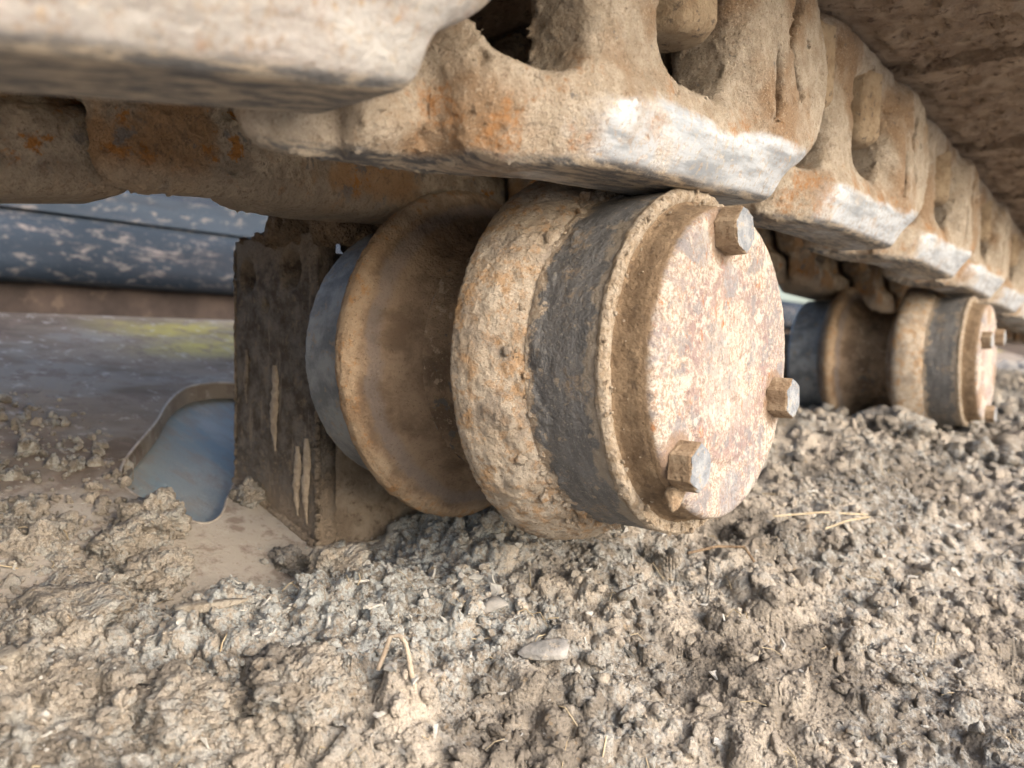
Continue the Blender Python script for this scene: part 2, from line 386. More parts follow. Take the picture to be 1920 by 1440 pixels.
M_root = mat_simple('pale_root', (.33, .27, .21), (.46, .40, .33), 160, .95, 0, (.30, .23, .16), .6)

# ------------------------------------------------------------------ the sloping top of the track frame and the mud on it
def zplane(x): return -.26-.31*x
def plate_material():
    m = Mat('weathered_frame_paint'); x, y, z = m.xyz()
    c = m.mix(m.ramp(m.noise(9, 4, .6, stretch=(1, .5, 1)), .38, .60), (.135, .108, .088), (.26, .22, .18))
    c = m.mix(m.ramp(m.noise(14, 4, .6, stretch=(1, .4, 1), off=(3, 1, 0)), .52, .64, 0, .6), c, (.29, .275, .25))
    yl = m.math('MULTIPLY', m.ramp(y, .30, .42), m.math('MULTIPLY', m.ramp(x, -.74, -.80), m.ramp(x, -.905, -.87)))
    c = m.mix(m.math('MULTIPLY', yl, m.ramp(m.noise(16, 4, .6, stretch=(1, .5, 1)), .38, .6, .1, .9)), c, (.42, .36, .12))
    dust = m.math('ADD', m.ramp(x, -.60, -.42), m.math('SUBTRACT', m.noise(24, 4, .6, off=(1, 1, 1)), .5))
    c = m.mix(m.ramp(dust, .25, .75, 0, .95), c, (.42, .385, .345))
    c = m.mix(m.ramp(m.noise(48, 6, .7, off=(4, 1, 1)), .50, .62, 0, .7), c, (.20, .155, .13))
    c = m.mix(m.ramp(m.noise(75, 5, .7, off=(4, 7, 1)), .56, .66, 0, .6), c, (.46, .43, .39))
    c = m.mix(m.ramp(m.noise(300, 4, .7), .58, .7, 0, .5), c, (.22, .17, .13))
    return m.done(c, .97, 0.0, grain_normal(m, .7), .04)
M_plate = plate_material()

frame = thing('track_frame', 'weathered steel track frame with sloping top and teardrop opening under dried mud', 'track frame', (0, 0, 0))
hole = [(-.691, .400), (-.688, .355), (-.667, .328), (-.640, .305), (-.609, .284), (-.563, .243), (-.533, .2215), (-.512, .216),
        (-.485, .222), (-.462, .232), (-.450, .241), (-.458, .256), (-.480, .272), (-.503, .292), (-.535, .325), (-.57, .360), (-.62, .395), (-.665, .412)]
for _ in range(3):
    hole = [q for (a, b) in zip(hole, hole[1:]+hole[:1]) for q in ((a[0]*.75+b[0]*.25, a[1]*.75+b[1]*.25), (a[0]*.25+b[0]*.75, a[1]*.25+b[1]*.75))]
def build_plate():
    import bmesh
    bm = bmesh.new()
    outer = [(-.90, -.6), (.02, -.6), (.02, 6.5), (-.90, 6.5)]
    vo = [bm.verts.new((x, y, 0)) for x, y in outer]; vh = [bm.verts.new((x, y, 0)) for x, y in hole]
    eo = [bm.edges.new((vo[i], vo[(i+1) % 4])) for i in range(4)]
    eh = [bm.edges.new((vh[i], vh[(i+1) % len(vh)])) for i in range(len(vh))]
    bmesh.ops.triangle_fill(bm, use_beauty=True, edges=eo+eh)
    for f in bm.faces:
        f.normal_update()
        if f.normal.z < 0: f.normal_flip()
    r = bmesh.ops.extrude_face_region(bm, geom=bm.faces[:])
    for v in r['geom']:
        if isinstance(v, bmesh.types.BMVert): v.co.z = -.016
    bmesh.ops.recalc_face_normals(bm, faces=bm.faces)
    for v in bm.verts: v.co.z += zplane(v.co.x)
    me = bpy.data.meshes.new('top_plate'); bm.to_mesh(me); bm.free(); return me
link('top_plate', build_plate(), M_plate, frame)
# rolled lip round the opening
def tube_mesh(name, pts, r, seg=8, closed=False, taper=None):
    pts = [Vector(p) for p in pts]; n = len(pts); V = []; F = []
    for i, p in enumerate(pts):
        a = pts[(i-1) % n] if (closed or i) else p; b = pts[(i+1) % n] if (closed or i < n-1) else p
        t = (b-a).normalized(); u = t.cross(Vector((0, 0, 1)));
        if u.length < 1e-3: u = t.cross(Vector((1, 0, 0)))
        u.normalize(); v = t.cross(u); rr = r if taper is None else r*taper[i]
        for k in range(seg):
            q = 2*math.pi*k/seg; V.append(p+u*math.cos(q)*rr+v*math.sin(q)*rr)
    m = n if closed else n-1
    for i in range(m):
        for k in range(seg):
            j = (i+1) % n; F.append((i*seg+k, i*seg+(k+1) % seg, j*seg+(k+1) % seg, j*seg+k))
    return mesh_np(name, [tuple(v) for v in V], np.array(F))
lipm = mat_simple('light_grey_cut_edge', (.30, .27, .24), (.44, .40, .36), 60, .8, 0, (.30, .25, .2), .6)
link('opening_lip', tube_mesh('opening_lip', [(x, y, zplane(x)-.0005) for x, y in hole], .0011, 6, True), lipm, frame)
def blue_mat():
    m = Mat('pale_blue_painted_web')
    c = m.mix(m.ramp(m.noise(11, 3, .5), .38, .62), (.31, .355, .37), (.42, .445, .445))
    c = m.mix(m.ramp(m.noise(22, 4, .6, off=(2, 0, 0), stretch=(.3, 1, .3)), .50, .62, 0, .7), c, (.25, .335, .385))
    c = m.mix(m.ramp(m.noise(30, 4, .6, off=(6, 0, 0)), .60, .70, 0, .6), c, (.48, .44, .40))
    c = m.mix(m.ramp(m.noise(60, 6, .7, off=(1, 7, 0), stretch=(.35, 1, .35)), .46, .62, 0, .65), c, (.34, .315, .28))
    return m.done(c, .95, 0.0, grain_normal(m, .8), .1)
def slab(name, c, mat, parent, sub=None):
    v = [(x, y, z) for x in c[0] for y in c[1] for z in c[2]]
    f = np.array([(0, 1, 3, 2), (4, 6, 7, 5), (0, 4, 5, 1), (2, 3, 7, 6), (0, 2, 6, 4), (1, 5, 7, 3)])
    me = mesh_np(name, v, f, False); return link(name, me, mat, parent)
# blue web plate standing inside the frame, seen through the opening
wv = [(-.74, .15, zplane(-.74)-.020), (-.42, .15, zplane(-.42)-.020), (-.42, .46, zplane(-.42)-.020), (-.74, .46, zplane(-.74)-.020)]
wv += [(x, y, z-.012) for x, y, z in wv]
link('inner_web', mesh_np('inner_web', wv, np.array([(0, 1, 2, 3), (7, 6, 5, 4), (0, 4, 5, 1), (1, 5, 6, 2), (2, 6, 7, 3), (3, 7, 4, 0)]), False), blue_mat(), frame)
slab('frame_side', ((-.93, -.902), (-.6, 6.5), (-.6, .012)), M_plate, frame)

def mud_base(X, Y):
    zp = zplane(X)
    near = zp-.007+.034*sstep(X, -.43, -.29)-.018*sstep(X, -.2, .02)
    near = near+.030*sstep(Y, .30, .42)*sstep(X, -.50, -.38)
    near = near-.014*np.exp(-((X+.385)/.036)**2-((Y-.228)/.036)**2)
    zf = -.100-.10*(X+.3)
    far = np.maximum(zp+.004, zf)
    t = sstep(Y, .50, 1.12)
    hump = .026*np.exp(-((X+.27)/.10)**2-((Y-.82)/.12)**2)+.014*np.exp(-((X+.20)/.05)**2-((Y-.62)/.06)**2)
    return near*(1-t)+far*t+hump
def patch_mask(X, Y):
    """1 where crumbs lie, 0 on the swept dusty steel"""
    a = sstep(X+.05*fbm(X, Y, 0, 9, 2, 3), -.425, -.36)
    b = sstep(fbm(X, Y, 0, 15, 3, 5), -.42, -.12)*sstep(X, -.68, -.58)*sstep(Y+.25*(X+.45), .212, .188)
    b = b+sstep(fbm(X, Y, 0, 22, 2, 6), -.20, .05)*sstep(X, -.72, -.64)*sstep(Y, .235, .2)*.9
    c = sstep(X, -.42, -.36)*sstep(Y, .36, .42)+sstep(X, -.66, -.5)*sstep(Y, .42, .55)
    return np.clip((a+b*.9+c)*(1-1.1*np.exp(-((X+.385)/.034)**2-((Y-.228)/.034)**2)), 0, 1)
HF = {}
def heightfield(x0, x1, y0, y1, h, nclod, rmin, rmax, seed):
    r = np.random.default_rng(seed)
    xs = np.arange(x0, x1+h/2, h); ys = np.arange(y0, y1+h/2, h)
    X, Y = np.meshgrid(xs, ys, indexing='ij')
    Z = mud_base(X, Y)
    M = patch_mask(X, Y)
    Z = Z+M*(.021*fbm(X, Y, 0, 11, 3, 1)+.007*abs(fbm(X, Y, 0, 34, 3, 2)))-(1-M)*.008
    B = Z.copy(); S = .07+.93*sstep(fbm(X, Y, 0, 14, 3, 31), -.10, .12)
    cx = r.uniform(x0, x1, nclod); cy = r.uniform(y0, y1, nclod); cr = rmin*(rmax/rmin)**(r.random(nclod)**2.6)
    order = np.argsort(cr)[::-1]
    for q in order:
        R = cr[q]; i = int((cx[q]-x0)/h); j = int((cy[q]-y0)/h)
        if M[min(i, M.shape[0]-1), min(j, M.shape[1]-1)]*S[min(i, M.shape[0]-1), min(j, M.shape[1]-1)] < r.random(): continue
        k = int(R/h)+1
        i0, i1, j0, j1 = max(i-k, 0), min(i+k+1, len(xs)), max(j-k, 0), min(j+k+1, len(ys))
        if i1-i0 < 2 or j1-j0 < 2: continue
        dx = (X[i0:i1, j0:j1]-cx[q]); dy = (Y[i0:i1, j0:j1]-cy[q])
        th = r.uniform(0, 3.14); e = r.uniform(.65, 1.0)
        u = dx*math.cos(th)+dy*math.sin(th); v = (-dx*math.sin(th)+dy*math.cos(th))/e
        d2 = u*u+v*v
        hh = np.sqrt(np.maximum(R*R-d2, 0))
        z = B[i, min(j, B.shape[1]-1)]*.5+Z[i, min(j, Z.shape[1]-1)]*.5+R*r.uniform(-.55, -.05)
        # lumpy, irregular: tilt
        if r.random() < .75:                     # broken, faceted lump
            hh = np.full(u.shape, R*r.uniform(.35, .8))
            for _k in range(5):
                aa = r.uniform(0, 6.283); hh = np.minimum(hh, (R*r.uniform(.55, .95)-(u*math.cos(aa)+v*math.sin(aa)))*r.uniform(.6, 2.2))
            hh = np.maximum(hh, -R)+R*.15
        tt = hh*r.uniform(.7, 1.1)+u*r.uniform(-.4, .4)
        Z[i0:i1, j0:j1] = np.where(d2 < R*R, np.maximum(Z[i0:i1, j0:j1], z+tt), Z[i0:i1, j0:j1])
    Z = Z+M*(.0034*fbm(X, Y, Z, 130, 4, 8)+.0030*(.25-abs(fbm(X, Y, Z, 260, 3, 9)))+.0010*fbm(X, Y, Z, 620, 2, 19))
    return xs, ys, X, Y, Z, M
def hf_mesh(name, X, Y, Z):
    nx, ny = X.shape
    # pull points sideways so slopes are not a pure heightfield
    X2 = X+.0022*fbm(X, Y, Z, 130, 2, 14); Y2 = Y+.0022*fbm(X, Y, Z, 130, 2, 15)
    V = np.stack([X2, Y2, Z], -1).reshape(-1, 3)
    I = np.arange(nx*ny).reshape(nx, ny)
    F = np.stack([I[:-1, :-1], I[1:, :-1], I[1:, 1:], I[:-1, 1:]], -1).reshape(-1, 4)
    low = (Z < zplane(X)-.004).reshape(-1)
    F = F[~low[F].all(1)]
    return mesh_np(name, V, F)
xs, ys, X, Y, Z, Mk = heightfield(-.72, .02, .0, .60, .00095, 30000, .0011, .0145, 21)
HF['near'] = (xs, ys, Z, .00095)
ground = link('mud_ground', hf_mesh('mud_ground', X, Y, Z), M_mud)
tag(ground, kind='structure')
xs1, ys1, X1_, Y1_, Z1_, _ = heightfield(-.76, .04, .595, 1.45, .0024, 11000, .0028, .014, 23)
g3 = link('mud_ground', hf_mesh('mud_ground', X1_, Y1_, Z1_-.0005), M_mud); tag(g3, kind='structure')
HF['mid'] = (xs1, ys1, Z1_, .0024)
xs2, ys2, X2_, Y2_, Z2_, _ = heightfield(-.80, .05, 1.44, 5.5, .0065, 7000, .006, .026, 22)
g2 = link('mud_ground', hf_mesh('mud_ground', X2_, Y2_, Z2_-.001), M_mud); tag(g2, kind='structure')
HF['far'] = (xs2, ys2, Z2_, .0065)
def gz(x, y):
    a = 'near' if y < .60 else 'mid' if y < 1.445 else 'far'
    X_, Y_, Z__, h = HF[a]
    i = int(np.clip((x-X_[0])/h, 0, len(X_)-1)); j = int(np.clip((y-Y_[0])/h, 0, len(Y_)-1))
    return float(max(Z__[i, j], zplane(x)))
# the yard the machine stands on
gm = mesh_np('yard_ground', [(-200, -200, -1.0), (200, -200, -1.0), (200, 200, -1.0), (-200, 200, -1.0)], np.array([(0, 1, 2, 3)]), False)
gmat = Mat('yard_earth'); gcol = gmat.mix(gmat.ramp(gmat.noise(.8, 6, .6), .35, .65), (.30, .27, .23), (.40, .37, .33))
tag(link('yard_ground', gm, gmat.done(gcol, .95, 0, None, .1)), kind='structure')

# ------------------------------------------------------------------ loose clods, chips
import bmesh
def ico(sub):
    bm = bmesh.new(); bmesh.ops.create_icosphere(bm, subdivisions=sub, radius=1)
    v = np.array([p.co[:] for p in bm.verts]); f = np.array([[q.index for q in p.verts] for p in bm.faces]); bm.free(); return v, f
def clod_proto(sub, seed, rough=1.0, flat=.75):
    v, f = ico(sub)
    x, y, z = v.T
    d = 1+.60*rough*fbm(x, y, z, 1.1, 2, seed)+.55*rough*(.2-abs(fbm(x, y, z, 2.4, 3, seed+3)))
    if sub > 3: d = d+.30*rough*(.2-abs(fbm(x, y, z, 6, 4, seed+5)))+.10*fbm(x, y, z, 18, 2, seed)
    v = v*d[:, None]; v[:, 2] *= flat; return v, f
def shard_proto(sub, seed):
    v, f = ico(sub); g = np.random.default_rng(seed+500)
    n = g.normal(size=(11, 3)); n /= np.linalg.norm(n, axis=1)[:, None]; c = g.uniform(.5, 1.0, 11)
    d = v@n.T; rad = np.min(np.where(d > .12, c/np.maximum(d, .12), 9), axis=1); rad = np.minimum(rad, 1.25)
    rad = rad*(1+.16*fbm(*v.T, 2.6, 3, seed)+(.10*fbm(*v.T, 7, 2, seed) if sub > 2 else 0))
    return v*rad[:, None]*np.array([1, .85, .7]), f
P2 = [clod_proto(2, s, 1.1, .8) for s in range(6)]; P3 = [clod_proto(3, s+10, 1.2, .75) for s in range(6)]
P2 = P2[:2]+[shard_proto(2, q) for q in range(4)]; P3 = P3[:2]+[shard_proto(3, q+4) for q in range(4)]
P5 = [clod_proto(5, s+20, 1.35, .8) for s in range(5)]
def rotm(r):
    a = r.normal(size=4); a /= np.linalg.norm(a); w_, x, y, z = a
    return np.array([[1-2*(y*y+z*z), 2*(x*y-z*w_), 2*(x*z+y*w_)], [2*(x*y+z*w_), 1-2*(x*x+z*z), 2*(y*z-x*w_)], [2*(x*z-y*w_), 2*(y*z+x*w_), 1-2*(x*x+y*y)]])
class Join:
    def __init__(s): s.V = []; s.F = []; s.n = 0
    def add(s, v, f): s.V.append(v); s.F.append(f+s.n); s.n += len(v)
    def mesh(s, name, smooth=True): return mesh_np(name, np.concatenate(s.V), np.concatenate(s.F), smooth)
r = np.random.default_rng(77)
J = Join()
k = 0
while k < 8500:
    y = .02+.95*r.random()**1.35; x = r.uniform(-.70, .0)
    if x > -.02-y*0 or patch_mask(np.array(x), np.array(y)) < r.random()*1.05: continue
    s = .0011*(5.8**(r.random()**2.4))
    v, f = (P3 if s > .0040 else P2)[r.integers(6)]
    J.add((v*s*r.uniform(.75, 1.2, 3))@rotm(r).T+np.array([x, y, gz(x, y)+s*.35]), f); k += 1
tag(link('loose_crumbs', J.mesh('loose_crumbs'), mat_mud('crumb_mud', (.37, .33, .285), True)), 'small crumbs of dried mud strewn over the mud on the track frame', 'crumbs', kind='stuff')
J = Join()
k = 0
while k < 1700:
    y = .95+2.2*r.random()**1.6; x = r.uniform(-.70, .03)
    s = .004*(4.0**(r.random()**2)); v, f = P2[r.integers(6)]
    J.add((v*s*r.uniform(.75, 1.2, 3))@rotm(r).T+np.array([x, y, gz(x, y)+s*.35]), f); k += 1
tag(link('loose_crumbs', J.mesh('loose_crumbs'), M_mud), 'mud crumbs strewn round and beyond the farther roller', 'crumbs', kind='stuff')
# flat pale flakes
J = Join(); k = 0
fl_f = np.array([(0, 1, 2), (0, 2, 3), (0, 3, 4), (0, 4, 5)]); 
def flake(r, L, W, T):
    n = 7; a = np.sort(r.uniform(0, 6.283, n)); rad = r.uniform(.55, 1, n)
    top = np.stack([np.cos(a)*rad*L, np.sin(a)*rad*W, np.full(n, T)+r.normal(0, T*.8, n)], 1); bot = top.copy(); bot[:, 2] -= T*1.6
    V = np.concatenate([top, bot, [[0, 0, T*1.6]], [[0, 0, -T]]]); F = []
    for i in range(n):
        j = (i+1) % n; F += [(14, i, j), (15, n+j, n+i), (i, n+i, n+j), (i, n+j, j)]
    return V, np.array(F)
while k < 1900:
    y = .04+.85*r.random(); x = r.uniform(-.50, -.01)
    dens = .12+.88*float(np.exp(-((x+.33)**2)/.010-((y-.26)**2)/.02))
    if r.random() > dens or patch_mask(np.array(x), np.array(y)) < .6: continue
    L = .0012*(6**(r.random()**2.4)); v, f = flake(r, L, L*r.uniform(.25, .7), L*.10)
    tl = rotm(r); tl = tl if r.random() < .45 else np.eye(3)
    a = r.uniform(0, 6.28); rz = np.array([[math.cos(a), -math.sin(a), 0], [math.sin(a), math.cos(a), 0], [0, 0, 1]])
    J.add(v@(tl@rz).T+np.array([x, y, gz(x, y)+L*.12]), f); k += 1
tag(link('pale_flakes', J.mesh('pale_flakes', False), M_chip), 'tiny pale grey flakes and fibres scattered over the crumbled mud', 'flakes', kind='stuff')

J = Join()
for k in range(260):
    y = .05+.75*r.random(); x = r.uniform(-.48, -.02)
    if patch_mask(np.array(x), np.array(y)) < .6: continue
    L = r.uniform(.003, .014); a = r.uniform(0, 6.28); b = a+r.normal(0, .5); rad = r.uniform(.00018, .00042)
    p0 = np.array([x, y]); p1 = p0+L*.5*np.array([math.cos(a), math.sin(a)]); p2 = p1+L*.5*np.array([math.cos(b), math.sin(b)])
    V_ = []
    for q, p in enumerate((p0, p1, p2)):
        zz = gz(*p)+.0012+(.001 if q == 1 else 0)
        for w_ in range(4): V_.append((p[0]+rad*math.cos(w_*1.57)*-math.sin(a), p[1]+rad*math.cos(w_*1.57)*math.cos(a), zz+rad*math.sin(w_*1.57)))
    F_ = [(q*4+w_, q*4+(w_+1) % 4, (q+1)*4+(w_+1) % 4) for q in range(2) for w_ in range(4)]+[(q*4+w_, (q+1)*4+(w_+1) % 4, (q+1)*4+w_) for q in range(2) for w_ in range(4)]
    J.add(np.array(V_), np.array(F_))
tag(link('dry_fibres', J.mesh('dry_fibres'), M_straw), 'short dry plant fibres scattered through the crumbled mud', 'fibres', kind='stuff')

YC, ZC = .342, -.010

# ------------------------------------------------------------------ carrier rollers
def lathe(name, prof, mat, parent, disp=None, seg=256, step=.0012, seed=0, caps=False):
    """prof: list of (x, r); dense resample, optional radial+axial noise displacement"""
    P = [np.array(prof[0], float)]
    for a, b in zip(prof[:-1], prof[1:]):
        a = np.array(a, float); b = np.array(b, float); n = max(1, int(np.linalg.norm(b-a)/step))
        for i in range(1, n+1): P.append(a+(b-a)*i/n)
    P = np.array(P); n = len(P)
    T = np.gradient(P, axis=0); T /= np.linalg.norm(T, axis=1)[:, None]+1e-9
    N = np.stack([-T[:, 1], T[:, 0]], 1)      # (nx, nr)
    if (N[:, 1].mean()) < 0 and abs(N[:, 1].mean()) > .15: N = -N
    th = np.linspace(0, 2*np.pi, seg, endpoint=False)
    XX = np.repeat(P[:, 0][:, None], seg, 1); RR = np.repeat(P[:, 1][:, None], seg, 1); TH = np.repeat(th[None], n, 0)
    if disp is not None:
        d = disp(XX, RR*np.cos(TH), RR*np.sin(TH), P[:, 0][:, None], P[:, 1][:, None])
        XX = XX+d*N[:, 0][:, None]; RR = RR+d*N[:, 1][:, None]
    V = np.stack([XX, RR*np.cos(TH), RR*np.sin(TH)], -1).reshape(-1, 3)
    I = np.arange(n*seg).reshape(n, seg); J_ = np.roll(I, -1, 1)
    F = np.stack([I[:-1], J_[:-1], J_[1:], I[1:]], -1).reshape(-1, 4)
    me = mesh_np(name, V, F)
    bm = bmesh.new(); bm.from_mesh(me); bmesh.ops.remove_doubles(bm, verts=[v for v in bm.verts if v.co.y**2+v.co.z**2 < 1e-7], dist=1e-3)
    bmesh.ops.recalc_face_normals(bm, faces=bm.faces); bm.to_mesh(me); bm.free()
    me.polygons.foreach_set('use_smooth', np.full(len(me.polygons), True))
    return link(name, me, mat, parent)

def hex_bolt(name, af, h, parent, loc, rz, mat_side, mat_face, seed):
    """hex head with its axis on +X"""
    bm = bmesh.new(); R = af/math.sqrt(3); rr = random.Random(seed)
    rows = [(0, R), (h*.90, R*.99), (h*.975, R*.955), (h, R*.89)]
    rings = []
    for (x, rd) in rows:
        ring = []
        for k in range(24):
            a = 2*math.pi*k/24
            hx = math.cos(math.pi/6)/math.cos(((a+math.pi/6) % (math.pi/3))-math.pi/6)
            if rd < R*.9: hx = .45*hx+.55*.98
            rad = rd*hx
            ring.append(bm.verts.new((x+rr.uniform(-1, 1)*.00018, rad*math.cos(a)+rr.uniform(-1, 1)*.00022, rad*math.sin(a)+rr.uniform(-1, 1)*.00022)))
        rings.append(ring)
    for a, b in zip(rings[:-1], rings[1:]):
        for k in range(24): bm.faces.new((a[k], a[(k+1) % 24], b[(k+1) % 24], b[k]))
    f = bm.faces.new(rings[-1])
    fi = []
    bmesh.ops.recalc_face_normals(bm, faces=bm.faces)
    for q in bm.faces: q.material_index = 1 if q.normal.x > .6 else 0
    me = bpy.data.meshes.new(name); bm.to_mesh(me); bm.free()
    me.materials.append(mat_side); me.materials.append(mat_face)
    o = link(name, me, None, parent, loc); o.rotation_euler = (rz, 0, 0); return o

def carrier_roller(label, loc, detail=True, caps_rot=0.0, seed=0):
    t = thing('carrier_roller', label, 'roller', loc, 'carrier rollers under the crawler track')
    X0 = 0
    sg = 420 if detail else 160; st = .001 if detail else .003
    so_ = seed*3.3
    # end cap, origin at its own face centre
    capo = lathe('end_cap', [(-.010, .0725), (-.005, .0738), (-.0022, .0733), (-.0005, .0718), (0, .069), (.0, .050), (-.0006, .0485), (-.0006, .047), (.0006, .0455), (.0008, .0), ],
                 M_cap, t, lambda x, y, z, px, pr: .0005*fbm(x+so_, y, z, 90, 3, 2)+.0003*fbm(x, y, z, 400, 2, 4)-.0003*sstep(pr, .001, 0), sg, st)
    capo.location = (-.150, 0, 0)
    def rimdisp(x, y, z, px, pr):
        crust = sstep(fbm(x+so_, y, z, 120, 3, 5), -.12, .3)
        return (.0006*crust+.0006*abs(fbm(x, y, z, 420, 2, 6)))*sstep(pr, .075, .080)+.0006*fbm(x, y, z, 150, 3, 3)
    lathe('rim', [(-.1713, .0832), (-.1695, .0836), (-.1672, .0822), (-.1672, .0792), (-.1680, .0775)], M_rim, t, rimdisp, sg, st*.8)
    lathe('groove', [(-.1681, .0776), (-.1680, .0768), (-.1665, .0758), (-.1635, .0752), (-.160, .0749), (-.157, .0745), (-.1545, .0735)], M_groove, t, lambda x, y, z, px, pr: .0006*fbm(x, y, z, 130, 3, 3), sg, st*.8)
    lathe('tread_band', [(-.2075, .0830), (-.19, .0832), (-.1714, .0832)], M_band, t, lambda x, y, z, px, pr: .00022*fbm(x, y, z, 160, 3, 7)+.0016*sstep(-px+.022*fbm(x+so_, y, z, 75, 3, 51), .2015, .2050)*(.6+abs(fbm(x, y, z, 260, 3, 52)))*sstep(-px, .1725, .18), sg, st)
    def fdisp(x, y, z, px, pr):
        a = np.arctan2(z, y)
        cake = sstep(fbm(x+so_, y, z, 26, 3, 9), -.10, .25)*(.35+.65*sstep(-z, -.04, .05)+.55*sstep(z, .03, .08))
        edge = sstep(px, -.2065, -.2105)
        top = sstep(pr, .0965, .090)*.8+.2
        slab_ = sstep(fbm(x+so_, y, z, 38, 3, 19), -.12, .02)*sstep(px, -.229, -.220)*edge
        cake = cake*(.22+.78*sstep(px, -.2300, -.2240))
        return edge*cake*(.0012*top+.0022*fbm(x, y, z, 95, 3, 10)+.0012*abs(fbm(x, y, z, 330, 2, 3)))+slab_*(.0012+.0020*(.2-abs(fbm(x, y, z, 150, 4, 20))))+edge*(.0008*fbm(x, y, z, 420, 2, 41))+.0006*fbm(x, y, z, 110, 3, 11)
    lathe('outer_flange', [(-.2072, .0828), (-.2095, .0850), (-.214, .0885), (-.219, .0915), (-.224, .0945), (-.229, .0968), (-.234, .0978), (-.2395, .0977), (-.2410, .0960), (-.2425, .090), (-.246, .080), (-.2500, .070), (-.254, .0655)], M_fl, t, fdisp, sg, st)
    def hdisp(x, y, z, px, pr): return .0010*fbm(x+so_, y, z, 45, 4, 12)+.0016*sstep(fbm(x, y, z, 85, 3, 13), .18, .3)
    lathe('hub', [(-.254, .0657), (-.262, .0640), (-.275, .0635), (-.284, .0650), (-.290, .0675)], M_hub, t, hdisp, sg, st)
    def idisp(x, y, z, px, pr): return .0012*fbm(x+so_, y, z, 60, 4, 14)+.0008*fbm(x, y, z, 240, 2, 15)
    lathe('inner_flange', [(-.290, .0675), (-.297, .0715), (-.303, .078), (-.308, .0860), (-.311, .092), (-.3135, .0965), (-.317, .0990), (-.3215, .0990), (-.3255, .0965), (-.329, .0915), (-.3325, .0865), (-.335, .0825)], M_fl2, t, idisp, sg, st)
    lathe('inner_ring', [(-.335, .0822), (-.337, .0818), (-.355, .0818), (-.3725, .0815), (-.3750, .0800), (-.3752, .072), (-.374, .062), (-.374, .034)], M_ring, t, lambda x, y, z, px, pr: .0004*fbm(x, y, z, 90, 3, 1)+.0011*sstep(px, -.3715, -.374)*sstep(pr, .078, .080)*abs(fbm(x, y, z, 150, 2, 2)), sg, st)
    lathe('shaft', [(-.374, .034), (-.47, .034)], M_bside, t, None, 48, .01)
    # bolts on the cap
    for i, (by, bz) in enumerate(((-.013, .061), (.056, -.018), (-.050, -.042))):
        c_, s_ = math.cos(caps_rot), math.sin(caps_rot)
        b = hex_bolt('bolt', .0188, .0105, capo, (.0002, by*c_-bz*s_, by*s_+bz*c_), .25+i*.9, M_boltside, M_boltface, seed*7+i)
        if i == 2 or not detail: pass
    return t, capo
r1, cap1 = carrier_roller('large near carrier roller with dark tread band and rusty three-bolt end cap', (0, YC, ZC), True, 0.0, 1)
r2, cap2 = carrier_roller('smaller-looking farther carrier roller half sunk in mud behind the near roller', (0, YC+.78, ZC-.008), False, .9, 2)

# crumbs stuck to the near roller's rim, flange and cap foot
J = Join(); r = np.random.default_rng(5)
for k in range(330):
    a = r.uniform(0, 6.283); g = r.random()
    if g < .62: xx, rad, s = r.uniform(-.1715, -.1655), r.uniform(.0775, .084), r.uniform(.0005, .0016)
    elif g < .80: xx, rad, s = r.uniform(-.168, -.160), r.uniform(.0735, .079), r.uniform(.0003, .0008)
    else: xx, rad, s = -.2095-r.random()*.004, .0855, r.uniform(.0008, .0022)
    if xx > -.172 and s > .001 and r.random() < .5: a = r.choice([r.normal(1.9, .35), r.normal(4.6, .5), r.normal(3.1, .8)])
    v, f = P2[r.integers(6)]
    J.add((v*s)@rotm(r).T+np.array([xx, rad*math.cos(a), rad*math.sin(a)]), f)
tag(link('mud_crumbs', J.mesh('mud_crumbs'), M_rim, r1), kind='stuff')
J = Join()
for k in range(200):
    a = r.uniform(0, 6.283) if r.random() < .3 else r.choice([r.normal(1.5, .35), r.normal(4.5, .5)])
    dxx = abs(r.normal(0, .0035)); s_ = r.uniform(.0006, .0028); v, f = P3[r.integers(6)]
    rad = .0835+dxx*.85; J.add((v*s_)@rotm(r).T+np.array([-.2055-dxx*1.1, rad*math.cos(a), rad*math.sin(a)]), f)
tag(link('mud_crust', J.mesh('mud_crust'), M_fl, r1), kind='stuff')
# thrust tab of mud under the lower left bolt
v, f = P3[2]
me = mesh_np('mud_wedge', (v*np.array([.0045, .011, .007]))@np.array([[1, 0, 0], [0, .8, -.6], [0, .6, .8]]).T, f)
link('mud_wedge', me, M_boltside, cap1, (-.0005, -.0505, -.0535))

